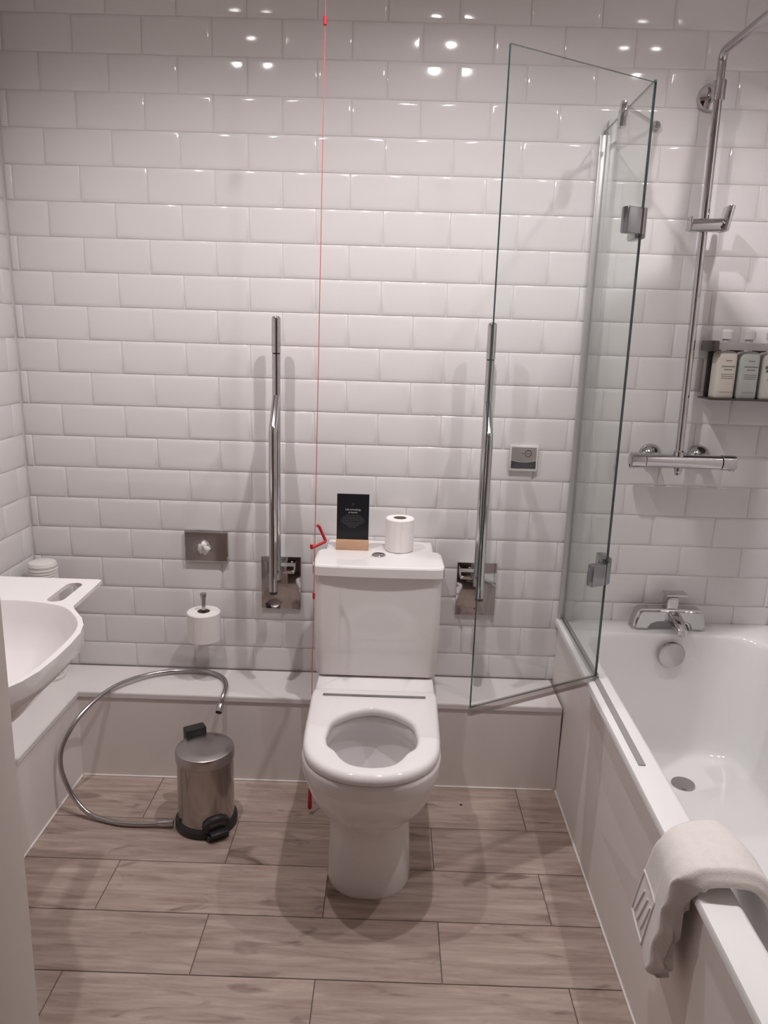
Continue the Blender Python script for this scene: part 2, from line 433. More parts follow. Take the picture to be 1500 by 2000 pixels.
# seat ring
out_half = [(0, -.840), (.045, -.8355), (.085, -.820), (.120, -.795), (.148, -.76), (.165, -.715), (.1715, -.66), (.1735, -.59), (.1745, -.50), (.1755, -.425), (.170, -.402), (.150, -.398), (.08, -.398)]
in_half = [(0, -.793), (.045, -.783), (.070, -.757), (.086, -.726), (.105, -.703), (.1125, -.672), (.112, -.640), (.101, -.582), (.065, -.540), (.03, -.521)]
def sym(h, last): return [V(CX+x, y, 0) for x, y in h]+[V(CX, last, 0)]+[V(CX-x, y, 0) for x, y in h[:0:-1]]
def byang(loop, n, c):
    L = crom(loop, 6, True); res = []
    ang = [(math.atan2(p.x-c.x, -(p.y-c.y)), p) for p in L]; ang.sort(key=lambda q: q[0])
    for k in range(n):
        a = -PI+2*PI*(k+.5)/n
        for i in range(len(ang)):
            a0, p0 = ang[i-1]; a1, p1 = ang[i]
            if i == 0: a0 -= 2*PI
            if a0 <= a <= a1 or (i == 0 and a-2*PI >= a0 and a-2*PI <= a1): 
                f = (a-a0)/(a1-a0+1e-12); res.append(p0.lerp(p1, max(0, min(1, f)))); break
        else:
            a0, p0 = ang[-1]; a1, p1 = ang[0]; f = (a-a0)/(a1+2*PI-a0+1e-12); res.append(p0.lerp(p1, max(0, min(1, f))))
    return res
cc = V(CX, -.655, 0); NS = 128
Lo, Li = byang(sym(out_half, -.398), NS, cc), byang(sym(in_half, -.514), NS, cc)
def off(loop, d): return [p+(p-cc).normalized()*d for p in loop]
def atz(loop, z): return [V(p.x, p.y, z) for p in loop]
rings = [atz(off(Lo, -.004), .4145), atz(Lo, .4165), atz(off(Lo, .001), .424), atz(off(Lo, -.001), .432), atz(off(Lo, -.006), .438), atz(off(Lo, -.013), .4405),
         atz(off(Li, .013), .440), atz(off(Li, .006), .4385), atz(off(Li, .0015), .434), atz(Li, .426), atz(off(Li, .002), .4165), atz(off(Li, .006), .4145)]
rings.append(rings[0]); bm = B(); loft(bm, rings, False, False); bmesh.ops.remove_doubles(bm, verts=bm.verts[:], dist=1e-6)
seat = mk('seat', bm, M['ceramic'], toi, smooth=50)
bm = B(); box(bm, CX-.143, CX+.143, -.453, -.441, .4385, .4435, .0018); mk('hinge_bar', bm, M['chrome'], toi, label='thin chrome bar across the back of the seat')
# cistern
rings = []
for z, hx, y0, y1, r in ((.414, .168, -.262, -.105, .022), (.420, .180, -.275, -.10, .024), (.435, .1835, -.279, -.10, .026), (.60, .187, -.281, -.10, .026), (.735, .188, -.282, -.10, .026)):
    rings.append([V(p.x, p.y, z) for p in rr(CX, (y0+y1)/2, hx, (y1-y0)/2, r, 6)])
bm = B(); loft(bm, rings); mk('cistern', bm, M['ceramic'], toi, smooth=50)
lid_o = [(CX-.168, -.004), (CX-.168, -.118), (CX-.186, -.122), (CX-.192, -.14), (CX-.1935, -.262), (CX-.188, -.283), (CX-.168, -.290), (CX-.08, -.2935), (CX, -.2945), (CX+.08, -.2935), (CX+.168, -.290), (CX+.188, -.283), (CX+.1935, -.262), (CX+.192, -.14), (CX+.186, -.122), (CX+.168, -.118), (CX+.168, -.004)]
def lring(z, s):
    o = []
    for x, y in lid_o: o.append(V(CX+(x-CX)*(1-s/.19), -.15+(y+.15)*(1-s/.15) if y < -.15 else y, z))
    return o
bm = B(); loft(bm, [lring(.735, .002), lring(.737, 0), lring(.7625, 0), lring(.7665, .0025), lring(.7683, .006), lring(.7685, .012)]); lid = mk('cistern_lid', bm, M['ceramic'], toi, smooth=30)
bm = B(); lathe(bm, [(.0215, .767), (.0215, .7705), (.0195, .7725), (.017, .7725)], (CX-.002, -.172, 0), 'Z', 32, False); mk('button_ring', bm, M['chrome'], lid)
bm = B(); lathe(bm, [(.0168, .766), (.0168, .771), (.015, .7718), (.0, .7722)], (CX-.002, -.172, 0), 'Z', 32, False); mk('flush_button', bm, M['chrome_soft'], lid)

# things on the cistern
sg = thing('counter_sign', (-.165, -.112, .7685), 'black printed card in a wooden stand on the toilet cistern', 'sign')
bm = B(); box(bm, -.2165, -.1155, -.126, -.098, .7685, .800, .0015); mk('stand', bm, M['wood'], sg)
bm = B(); box(bm, -.2155, -.1165, -.1138, -.1122, .796, .9445); card = mk('card', bm, M['print_black'], sg)
textmesh('Left something', .0078, M['print_white'], sg, (-.166, -.1142, .8955), 'printed_line', .0001)
textmesh('at home?', .0078, M['print_white'], sg, (-.166, -.1142, .8865), 'printed_line', .0001)
bm = B(); random.seed(3)
for i, wl in enumerate((.046, .060, .068, .072, .070, .056, .038, .024)):
    z = .8765-.0052*i; x = -.166-wl/2
    while x < -.166+wl/2-.002:
        lw = random.uniform(.003, .009); lw = min(lw, -.166+wl/2-x)
        box(bm, x, x+lw, -.1143, -.1137, z-.0007, z+.0007); x += lw+.0016
mk('small_print', bm, M['print_grey'], sg, smooth=0)
bm = B(); tube(bm, [(-.166+.0035*math.cos(a*PI/6), -.1141, .912+.0035*math.sin(a*PI/6)) for a in range(12)], .0004, 6, closed=True); mk('printed_emblem', bm, M['print_grey'], sg)

def paper_roll(name, c, r, h, label, group=None):
    t = thing(name, c, label, 'toilet roll', group)
    x, y, z = c; ri = .0205
    bm = B(); prof = [(ri, .001), (r-.003, 0), (r, .003), (r+.0004, h/2), (r, h-.003), (r-.003, h), (ri, h-.0005), (ri, .001)]
    lathe(bm, prof, c, 'Z', 48, False); mk('paper', bm, M['paper'], t)
    bm = B(); lathe(bm, [(ri, .001), (ri, h-.0003), (ri-.0012, h-.0003), (ri-.0012, .001)], c, 'Z', 32, False); mk('core', bm, M['card'], t)
    bm = B(); pts = []   # loose end of the sheet
    for k in range(9):
        a = -1.9+.05*k; pts.append((x+(r+.0008)*math.cos(a), y+(r+.0008)*math.sin(a)))
    loft(bm, [[V(px, py, z+.003) for px, py in pts]+[V(px*1+(px-x)*.02, py+(py-y)*.02, z+.003) for px, py in pts[::-1]], [V(px, py, z+h-.003) for px, py in pts]+[V(px+(px-x)*.02, py+(py-y)*.02, z+h-.003) for px, py in pts[::-1]]])
    mk('loose_end', bm, M['paper'], t)
    return t
paper_roll('toilet_roll', (-.020, -.105, .7687), .0445, .104, 'white toilet roll standing on the cistern beside the black sign', 'toilet rolls')
paper_roll('toilet_roll', (-.6435, -.085, .440), .0535, .097, 'white toilet roll hanging on the wall pin below the tissue dispenser', 'toilet rolls')
rh = thing('roll_holder', (-.6435, 0, .43), 'chrome upright pin holder carrying the hanging toilet roll', 'roll holder')
bm = B(); lathe(bm, [(.022, 0), (.022, .005), (.018, .008), (.008, .009)], (-.6435, 0, .425), 'Y', 28, True, -1); mk('wall_rose', bm, M['chrome'], rh)
bm = B(); tube(bm, fillet([(-.6435, -.006, .425), (-.6435, -.085, .425), (-.6435, -.085, .572)], .015), .0065, 12); tube(bm, [(-.6435, -.085, .570), (-.6435, -.085, .583), (-.6435, -.085, .592), (-.6435, -.085, .597)], [.0065, .008, .0105, .0105], 16); mk('pin', bm, M['chrome_soft'], rh)

# ------------------------------------------------------------------ emergency pull cord
pc = thing('pull_cord', (-.264, -.36, .02), 'red emergency pull cord hanging from the ceiling beside the toilet', 'pull cord')
def cordx(z): return -.2405-.0105*(2.5-z)
bm = B(); tube(bm, [(cordx(z), -.36, z) for z in (2.49, 2.0, 1.5, 1.0, .7, .4, .09)], .0011, 8); mk('cord', bm, M['cord'], pc)
for z, hh, r in ((2.145, .022, .0045), (.70, .022, .0036)):
    bm = B(); lathe(bm, [(.0015, -hh/2), (r, -hh/2+.002), (r, hh/2-.002), (.0015, hh/2)], (cordx(z), -.36, z), 'Z', 12); mk('connector', bm, M['red'], pc)
bm = B(); tube(bm, [(-.262, -.374, .853), (-.2625, -.374, .846)] and fillet([(-.2635, -.392, .858), (-.2645, -.392, .847), (-.228, -.352, .857), (-.2475, -.355, .902), (-.2535, -.357, .9035)], .005, 5), .0042, 12); mk('triangle_handle', bm, M['red'], pc)
bm = B(); lathe(bm, [(.002, .095), (.0045, .09), (.006, .05), (.0065, .024), (.005, .02)], (cordx(.05), -.36, 0), 'Z', 14); mk('floor_toggle', bm, M['red'], pc)

# ------------------------------------------------------------------ fold-up grab rails
def grab_rail(x, px0, label, sgn):
    t = thing('grab_rail', (x, 0, .525), label, 'grab rail', 'fold-up grab rails beside the toilet')
    bm = B(); box(bm, px0, px0+.131, -.008, -.0002, .5235, .7045, .0012); plate = mk('wall_plate', bm, M['chrome'], t)
    bm = B(); lathe(bm, [(.004, 0), (.004, .0015), (0, .002)], (px0+.065, -.008, .545), 'Y', 12, False, -1); mk('screw', bm, M['chrome_soft'], plate)
    bm = B(); box(bm, x-.016, x+.052*sgn if sgn > 0 else x+.016, -.075, -.006, .668, .694, .002) if sgn > 0 else box(bm, x-.052, x+.016, -.075, -.006, .668, .694, .002); mk('hinge_block', bm, M['chrome'], t)
    ym, yb = -.090, -.165
    bm = B(); tube(bm, [(x, ym, .652), (x, ym, 1.357)], .0128, 20); mk('main_bar', bm, M['chrome'], t)
    bm = B(); lathe(bm, [(.0118, 1.357), (.0118, 1.361)], (x, ym, 0), 'Z', 20); mk('joint_ring', bm, M['dark'], t)
    bm = B(); lathe(bm, [(.0138, 1.361), (.0138, 1.455), (.013, 1.462), (.010, 1.466), (0, 1.467)], (x, ym, 0), 'Z', 22, False); mk('grip_end', bm, M['chrome'], t)
    bm = B(); tube(bm, fillet([(x, ym-.002, 1.232), (x, yb, 1.135), (x, yb, .638)], .014, 8), .0122, 20); mk('brace_bar', bm, M['chrome'], t)
    bm = B(); lathe(bm, [(.0126, .632), (.0126, .640)], (x, yb, 0), 'Z', 20); mk('brace_cap', bm, M['dark'], t)
    bm = B(); lathe(bm, [(.0131, .648), (.0131, .654)], (x, ym, 0), 'Z', 20); mk('bar_cap', bm, M['dark'], t)
    bm = B(); tube(bm, [(x, ym, .683), (x, yb, .683)], .008, 12); mk('pivot', bm, M['chrome'], t)
grab_rail(-.405, -.4695, 'chrome fold-up grab rail on the wall left of the toilet', 1)
grab_rail(.232, .1745, 'chrome fold-up grab rail on the wall right of the toilet, behind the glass door', -1)

# ------------------------------------------------------------------ tissue dispenser
td = thing('tissue_dispenser', (-.6485, 0, .68), 'small square chrome tissue dispenser on the back wall', 'tissue dispenser')
rings = []
for y, ins in ((0, 0), (-.012, 0), (-.0145, .003)):
    rings.append([V(-.719+ins, y, .681+ins), V(-.578-ins, y, .681+ins), V(-.578-ins, y, .782-ins), V(-.719+ins, y, .782-ins)])
bm = B(); loft(bm, rings[:2]+rings[2:]); mk('cover', bm, M['chrome'], td, smooth=20)
bm = B(); tube(bm, [(-.653+.022*math.cos(k*PI/12), -.0146, .724+.013*math.sin(k*PI/12)) for k in range(24)], .0012, 8, closed=True); mk('slot_rim', bm, M['chrome_soft'], td)
bm = B(); lathe(bm, [(.020, 0), (.020, .0004)], (-.653, -.0146, .724), 'Y', 24, True, -1); bmesh.ops.scale(bm, vec=(1, 1, .55), verts=bm.verts[:], space=Matrix.Translation((0.653, 0, -.724))); mk('slot', bm, M['hole'], td)
bm = B(); random.seed(5); rings = []
for i, (r, y) in enumerate(((.016, -.0148), (.021, -.019), (.018, -.025), (.011, -.031), (.003, -.035))):
    rings.append([V(-.655+r*math.cos(2*PI*k/14)*(1+.35*math.sin(3*k+i))*.85, y+.004*math.sin(5*k+i), .7235+.004*i+r*math.sin(2*PI*k/14)*(1+.3*math.cos(4*k+i))) for k in range(14)])
loft(bm, rings); mk('tissue', bm, M['paper'], td, smooth=60, label='crumpled white tissue poking out')

# ------------------------------------------------------------------ call reset panel
cp = thing('call_panel', (.364, 0, 1.018), 'small white reset panel with dark label seen through the glass door', 'wall panel')
bm = B(); box(bm, .3205, .4105, -.011, -.0002, 1.014, 1.0965, .002); mk('housing', bm, M['plastic_white'], cp)
def plate_arc(z_top, z_bot_fun, x0, x1, y, m, name, up=True):
    bm = B(); n = 14; lo = []; hi = []
    for k in range(n+1):
        x = x0+(x1-x0)*k/n; s = (2*k/n-1)
        lo.append(V(x, y, z_bot_fun(s))); hi.append(V(x, y, z_top(s)))
    loft(bm, [lo+hi[::-1], [V(p.x, p.y-.001, p.z) for p in lo+hi[::-1]]]); return mk(name, bm, m, cp, smooth=0)
plate_arc(lambda s: 1.0905, lambda s: 1.052-.006*(1-s*s), .3265, .4045, -.0112, M['faceplate'], 'faceplate')
plate_arc(lambda s: 1.0485-.006*(1-s*s), lambda s: 1.0235, .3265, .4045, -.0112, M['label_dark'], 'label')
bm = B(); tube(bm, [(.3785+.010*math.cos(k*PI/10), -.0124, 1.0715+.010*math.sin(k*PI/10)) for k in range(20)], .0009, 6, closed=True); box(bm, .3725, .3845, -.0128, -.0122, 1.0708, 1.0722); mk('ring_symbol', bm, M['label_dark'], cp)
bm = B(); lathe(bm, [(.0022, 0), (.0022, .0012), (0, .0016)], (.3615, -.0122, 1.0715), 'Y', 12, False, -1); mk('indicator', bm, M['red'], cp)
bm = B()
for i, (a, b) in enumerate(((.343, .382), (.334, .398), (.333, .396))):
    box(bm, a, b, -.0125, -.0121, 1.0375-.0045*i-.0006, 1.0375-.0045*i+.0006)
mk('label_print', bm, M['print_grey'], cp, smooth=0)

# ------------------------------------------------------------------ bathtub
def xo(y): return .511+.026*y
bt = thing('bathtub', (.86, -.85, 0), 'white built-in bathtub along the right wall', 'bathtub')
def skew(p):
    f = (XR-p.x)/(XR-.511); return V(p.x+.026*p.y*f, p.y, p.z)
RZ = .52
def bring(x0, x1, y0, y1, r, z): return [skew(p) for p in rr((x0+x1)/2, (y0+y1)/2, (x1-x0)/2, (y1-y0)/2, r, 10, z)]
X0, X1, Y0, Y1 = .511, XR-.001, YF+.002, -.001
rings = [bring(X0+.012, X1, Y0, Y1, .004, RZ-.017), bring(X0, X1, Y0, Y1, .004, RZ-.017), bring(X0, X1, Y0, Y1, .004, RZ-.006), bring(X0+.002, X1-.001, Y0+.001, Y1-.001, .005, RZ-.001), bring(X0+.007, X1-.003, Y0+.003, Y1-.003, .006, RZ)]
xi, xj, yi, yj = .568, 1.150, YF+.10, -.108
for ins, z, r in ((0, RZ, .10), (.004, RZ-.001, .10), (.010, RZ-.006, .10), (.014, RZ-.016, .10), (.022, RZ-.06, .10), (.035, .36, .10), (.050, .24, .10), (.060, .175, .10), (.068, .143, .10), (.082, .128, .09), (.105, .121, .08)):
    rings.append(bring(xi+ins, xj-ins, yi+ins, yj-ins*.62, r, z))
bm = B(); loft(bm, rings, False, True); mk('tub', bm, M['acrylic'], bt, smooth=50)
def panel(y0, y1):
    bm = B(); q = []
    for dx in (0, .012):
        q.append([V(.5135+.008*y0+dx, y0, .001), V(.5135+.008*y1+dx, y1, .001), V(xo(y1)+.013+dx, y1, RZ-.016), V(xo(y0)+.013+dx, y0, RZ-.016)])
    loft(bm, q); return bm
mk('side_panel', panel(-.001, YF+.003), M['panel'], bt, smooth=0)
bm = B(); tube(bm, [(.5115, LY, .002), (.500, YF, .002)], .0035, 8); mk('sealant_bead', bm, M['seal'], bt)
bm = B(); lathe(bm, [(.034, .1205), (.035, .124), (.033, .1275), (.0, .1285)], (.862, -.325, 0), 'Z', 36, False); mk('waste_cover', bm, M['chrome_soft'], bt, label='round chrome waste cover in the bath floor')
bm = B(); lathe(bm, [(.042, .002), (.043, .012), (.041, .016), (.034, .018), (0, .0185)], (.855, -.128, .461), 'Y', 40, False, -1); mk('overflow_cover', bm, M['chrome_soft'], bt, label='round chrome overflow cover')

# bath filler tap
tp = thing('bath_tap', (.86, -.055, RZ), 'chrome bath filler tap on the far rim of the bathtub', 'tap')
prof = [(.742, RZ), (.748, .552), (.757, .582), (.768, .590), (.86, .592), (.955, .590), (.967, .582), (.974, .55), (.978, RZ), (.928, RZ), (.920, .540), (.900, .549), (.86, .552), (.82, .549), (.800, .540), (.792, RZ)]
bm = B(); t = B(); fc = t.faces.new([t.verts.new((x, -.028, z)) for x, z in prof]); r = bmesh.ops.extrude_face_region(t, geom=[fc])
bmesh.ops.translate(t, verts=[v for v in r['geom'] if isinstance(v, bmesh.types.BMVert)], vec=(0, -.056, 0))
bmesh.ops.bevel(t, geom=[e for e in t.edges if abs(e.verts[0].co.y-e.verts[1].co.y) < 1e-5], offset=.008, segments=3, affect='EDGES'); join(bm, t)
mk('body', bm, M['chrome'], tp)
bm = B(); loft(bm, [[V(p.x, -.06, p.y) for p in rr(.868, .572, .019, .019, .008, 4)], [V(p.x, -.10, p.y) for p in rr(.872, .563, .019, .016, .008, 4)], [V(p.x, -.135, p.y) for p in rr(.876, .548, .017, .012, .008, 4)], [V(p.x, -.148, p.y) for p in rr(.878, .540, .015, .009, .006, 4)]]); mk('spout', bm, M['chrome'], tp)
bm = B(); lathe(bm, [(.009, .526), (.0095, .545)], (.880, -.140, 0), 'Z', 18); mk('aerator', bm, M['chrome_soft'], tp)
bm = B(); box(bm, .845, .885, -.078, -.036, .588, .632, .006, 3); mk('cartridge', bm, M['chrome'], tp)
bm = B(); box(bm, .842, .910, -.080, -.034, .634, .642, .002); mk('lever', bm, M['chrome'], tp)

# ------------------------------------------------------------------ hinged glass bath screen
gs = thing('bath_screen', (.53, -.23, RZ), 'clear frameless glass bath screen with its hinged leaf swung open', 'shower screen')
def pane(a, b, z0, z1, th, name):
    a, b = Vector(a), Vector(b); d = (b-a).normalized(); n = V(-d.y, d.x, 0)*th/2
    bm = B(); loft(bm, [[a+n+V(0, 0, z0), b+n+V(0, 0, z0), b-n+V(0, 0, z0), a-n+V(0, 0, z0)], [a+n+V(0, 0, z1), b+n+V(0, 0, z1), b-n+V(0, 0, z1), a-n+V(0, 0, z1)]])
    bm.normal_update()
    for f in bm.faces:
        if f.calc_area() < .02 or abs(f.normal.z) > .9: f.material_index = 1
    return mk(name, bm, None, gs, smooth=0, mats=[M['glass'], M['glass_edge']])
GX = .530
HNG = V(.524, -.462, 0); TIP = V(.160, -.668, 0)
pane((GX, -.012, 0), (.525, -.455, 0), RZ+.008, 2.008, .006, 'fixed_pane')
dleaf = pane(HNG, TIP, .532, 2.000, .006, 'hinged_pane')
dv = (TIP-HNG).normalized(); dn = V(-dv.y, dv.x, 0)
def bar_along(a, b, hw, z0, z1, off=0.0):
    d = (b-a).normalized(); n = V(-d.y, d.x, 0); a2, b2 = a+n*off, b+n*off
    bm = B(); loft(bm, [[a2+n*hw+V(0, 0, z0), b2+n*hw+V(0, 0, z0), b2-n*hw+V(0, 0, z0), a2-n*hw+V(0, 0, z0)], [a2+n*hw+V(0, 0, z1), b2+n*hw+V(0, 0, z1), b2-n*hw+V(0, 0, z1), a2-n*hw+V(0, 0, z1)]]); return bm
mk('bottom_seal', bar_along(HNG+dv*.004, TIP, .0065, .512, .5335), M['clear_seal'], gs, smooth=0, label='pale drip seal along the bottom of the leaf')
mk('seal_fin', bar_along(HNG+dv*.004, TIP, .0015, .505, .5125, -.008), M['clear_seal'], gs, smooth=0)
bm = B(); box(bm, .518, .536, -.016, -.0005, RZ+.001, 2.0, .0015); mk('wall_channel', bm, M['alu_light'], gs)
bm = B(); box(bm, .5365, .562, -.030, -.0005, RZ+.001, 2.036, .002); mk('wall_profile', bm, M['alu'], gs)
mk('rim_track', bar_along(V(.531, -.02, 0), V(.5265, -.455, 0), .008, RZ+.0005, RZ+.011), M['chrome_soft'], gs, smooth=0)
mk('rim_track', bar_along(V(.527, -.458, 0), V(.5145, -.886, 0), .0075, RZ+.0003, RZ+.003), M['track'], gs, smooth=0, label='grey closing strip on the bath rim')
bm = B(); box(bm, .519, .529, -.472, -.452, RZ+.012, 2.0); mk('edge_seal', bm, M['clear_seal'], gs, smooth=0) if False else bm.free()
for z in (1.70, .825):
    bm = B(); box(bm, .514, .541, -.448, -.385, z-.036, z+.036, .004); h = mk('hinge', bm, M['hinge'], gs)
    bm = B(); tube(bm, [(.524, -.462, z-.030), (.524, -.462, z+.030)], .0075, 14); mk('knuckle', bm, M['hinge'], h)
    bm = B(); t = B(); box(t, -.012, .012, .012, .058, z-.030, z+.030, .004)
    ang = math.atan2(dv.y, dv.x)-PI/2; bmesh.ops.rotate(t, verts=t.verts[:], cent=(0, 0, 0), matrix=Matrix.Rotation(ang, 3, 'Z')); bmesh.ops.translate(t, verts=t.verts[:], vec=HNG); join(bm, t); mk('leaf_clamp', bm, M['hinge'], h)
    for dz in (-.018, .018):
        bm = B(); lathe(bm, [(.006, 0), (.006, .0015), (.003, .002)], (.514, -.415, z+dz), 'X', 14, True, -1); mk('screw', bm, M['chrome_soft'], h)
arm = thing('screen_brace', (.60, -.1, 2.0), 'short chrome brace arm tying the glass bath screen to the back wall', 'brace')
bm = B(); tube(bm, [(.530, -.186, 2.030), (.672, -.014, 2.030)], .0055, 12); mk('bar', bm, M['chrome_soft'], arm)
bm = B(); lathe(bm, [(.013, 0), (.013, .008), (.009, .016)], (.676, -.0005, 2.030), 'Y', 20, True, -1); mk('wall_foot', bm, M['chrome_soft'], arm)
bm = B(); box(bm, .520, .540, -.200, -.172, 1.975, 2.020, .003); box(bm, .522, .538, -.196, -.176, 2.018, 2.040, .003); mk('glass_clamp', bm, M['chrome'], arm)

# ------------------------------------------------------------------ shower mixer and riser rail
sm = thing('shower_mixer', (.84, 0, 1.03), 'chrome thermostatic shower bar valve with tall riser rail over the bath', 'shower')
SX, SY, SZ = .842, -.07, 1.070
bm = B(); tube(bm, [(.728, SY, SZ), (.958, SY, SZ)], .0215, 24); mk('valve_body', bm, M['chrome'], sm)
for a, b, s in ((.682, .7265, -1), (.9595, 1.003, 1)):
    bm = B(); xs = [a, a+.002, b-.002, b]; tube(bm, [(x, SY, SZ) for x in xs], [.020, .0235, .0235, .022], 24)
    ex = a if s < 0 else b; box(bm, min(ex, ex-s*.014), max(ex, ex-s*.014), SY-.008, SY+.008, SZ-.027, SZ-.010, .003); mk('control_knob', bm, M['chrome'], sm)
for x in (.764, .918):
    bm = B(); lathe(bm, [(.036, 0), (.036, .005), (.032, .014), (.021, .024), (.016, .028), (.015, .06)], (x, 0, SZ+.008), 'Y', 32, True, -1); mk('wall_flange', bm, M['chrome'], sm)
bm = B(); lathe(bm, [(.012, SZ-.018), (.012, SZ-.03), (.009, SZ-.034), (.009, SZ-.042)], (.832, SY, 0), 'Z', 20); mk('outlet', bm, M['chrome'], sm)
RXX = .8225
bm = B(); tube(bm, fillet([(.829, SY, SZ+.015), (RXX-.004, SY, 2.203), (RXX, -.56, 2.192)], .028, 10), .0118, 18); mk('riser_rail', bm, M['chrome'], sm)
bm = B(); lathe(bm, [(.016, SZ+.012), (.016, SZ+.03), (.0125, SZ+.034)], (.829, SY, 0), 'Z', 20); mk('rail_collar', bm, M['chrome'], sm)
bm = B(); lathe(bm, [(.037, 0), (.037, .006), (.033, .014), (.020, .020), (.013, .021), (.0125, .062)], (RXX, 0, 2.106), 'Y', 36, True, -1); lathe(bm, [(.018, 2.080), (.018, 2.130)], (RXX-.003, SY, 0), 'Z', 20); mk('rail_bracket', bm, M['chrome'], sm)
bm = B(); tube(bm, [(.779, SY-.012, 1.752), (.868, SY-.012, 1.755)], .0185, 22); sl = mk('slider', bm, M['chrome'], sm)
bm = B(); box(bm, .868, .884, SY-.045, SY+.005, 1.735, 1.806, .004, rot=Matrix.Rotation(.16, 3, 'Y')); mk('head_holder', bm, M['chrome'], sl)
bm = B(); box(bm, .774, .779, SY-.030, SY+.004, 1.737, 1.776, .002); mk('slider_button', bm, M['chrome_soft'], sl)
bm = B(); lathe(bm, [(.012, 2.195), (.012, 2.165), (.03, 2.150), (.10, 2.142), (.10, 2.132), (0, 2.131)], (RXX, -.56, 0), 'Z', 40, False); mk('shower_rose', bm, M['chrome'], sm)

# ------------------------------------------------------------------ bottle rack
rk = thing('bottle_rack', (1.03, 0, 1.266), 'dark metal wall rack holding the pump bottles by the shower', 'rack')
bm = B(); box(bm, .908, 1.16, -.012, -.0003, 1.262, 1.43, .001); mk('back_plate', bm, M['dark'], rk)
bm = B(); box(bm, .888, 1.168, -.105, -.011, 1.262, 1.2675, .001); mk('shelf', bm, M['dark'], rk)
bm = B(); box(bm, .900, 1.16, -.092, -.080, 1.4085, 1.4305, .0015); mk('locking_bar', bm, M['alu'], rk)
bm = B(); box(bm, .880, .9005, -.0945, -.011, 1.404, 1.4345, .002); mk('bar_end', bm, M['dark'], rk)
bm = B(); box(bm, 1.1595, 1.168, -.0945, -.011, 1.402, 1.4365, .002); mk('bar_end', bm, M['dark'], rk)
def bottle(x, m, label, prints, pm):
    t = thing('pump_bottle', (x, -.06, 1.2677), label, 'bottle', 'pump bottles in the wall rack')
    hx, hy = .0295, .027; rings = []
    for z, s, r in ((1.2677, .93, .010), (1.270, .99, .011), (1.275, 1, .012), (1.385, 1, .012), (1.396, .96, .012), (1.402, .86, .012), (1.405, .6, .010), (1.406, .38, .008)):
        rings.append([V(p.x, p.y, z) for p in rr(x, -.06, hx*s, hy*s, r*s, 5)])
    bm = B(); loft(bm, rings); mk('bottle_body', bm, m, t, smooth=50)
    bm = B(); lathe(bm, [(.011, 1.406), (.011, 1.440), (.017, 1.4405), (.017, 1.462), (.012, 1.468), (0, 1.469)], (x, -.055, 0), 'Z', 20, False); mk('pump', bm, M['frost'], t)
    bm = B()
    for z, wd, th in prints: box(bm, x-wd/2+.002, x+wd/2+.002, -.0876, -.0867, z-th/2, z+th/2)
    tag(mk('printed_label', bm, pm, t, smooth=0), kind='stuff')
pr = [(1.378, .018, .0026), (1.361, .040, .003), (1.352, .024, .0026), (1.338, .038, .0016), (1.332, .036, .0016), (1.326, .036, .0016), (1.286, .036, .001)]
bottle(.936, M['bottle_cream'], 'cream pump bottle, first from the riser rail in the wall rack', pr, M['bottle_print'])
bottle(1.0035, M['bottle_green'], 'pale green pump bottle in the middle of the wall rack', pr, M['bottle_print'])
bottle(1.071, M['bottle_white'], 'white pump bottle with dark leaf print, last in the wall rack', [(1.361, .05, .009), (1.350, .044, .008), (1.330, .03, .0016), (1.324, .034, .0016)], M['leaf_print'])

# ------------------------------------------------------------------ wall-hung basin
bs = thing('washbasin', (-.95, -1.05, .6), 'white wall-hung ceramic washbasin with a slotted towel shelf', 'washbasin')
YC, BZ = -1.05, .82
half_o = [(-XL*-1+.001, .419), (-.755, .419), (-.747, .413), (-.743, .30), (-.741, .236), (-.733, .220), (-.694, .167), (-.676, .131), (-.665, .088), (-.661, .032)]
outl = [V(x, YC+d, 0) for x, d in half_o]+[V(x, YC-d, 0) for x, d in half_o[::-1]]
half_i = [(-1.06, .10), (-1.03, .19), (-.98, .242), (-.912, .257), (-.86, .257), (-.798, .244), (-.757, .226), (-.718, .183), (-.691, .138), (-.678, .089), (-.674, .035)]
inl = crom([V(x, YC+d, 0) for x, d in half_i]+[V(x, YC-d, 0) for x, d in half_i[::-1]], 5, True)
bowl_o = crom([V(x, YC+d, 0) for x, d in [(-1.10, .14), (-1.06, .24), (-.98, .275), (-.86, .275), (-.79, .258), (-.735, .222), (-.694, .167), (-.676, .131), (-.665, .088), (-.661, .032)]]+[V(x, YC-d, 0) for x, d in [(-1.10, .14), (-1.06, .24), (-.98, .275), (-.86, .275), (-.79, .258), (-.735, .222), (-.694, .167), (-.676, .131), (-.665, .088), (-.661, .032)][::-1]], 5, True)
slots = []
for sg_ in (1, -1):
    sl_ = []
    for cx2, cy2, a0 in ((-.797, .325-.0+.045, 0), (-.797, .277, PI)):
        for k in range(9):
            a = a0+PI*k/8; sl_.append(V(cx2+.019*math.cos(a), YC+sg_*(cy2+.019*math.sin(a)), 0))
    slots.append(sl_)
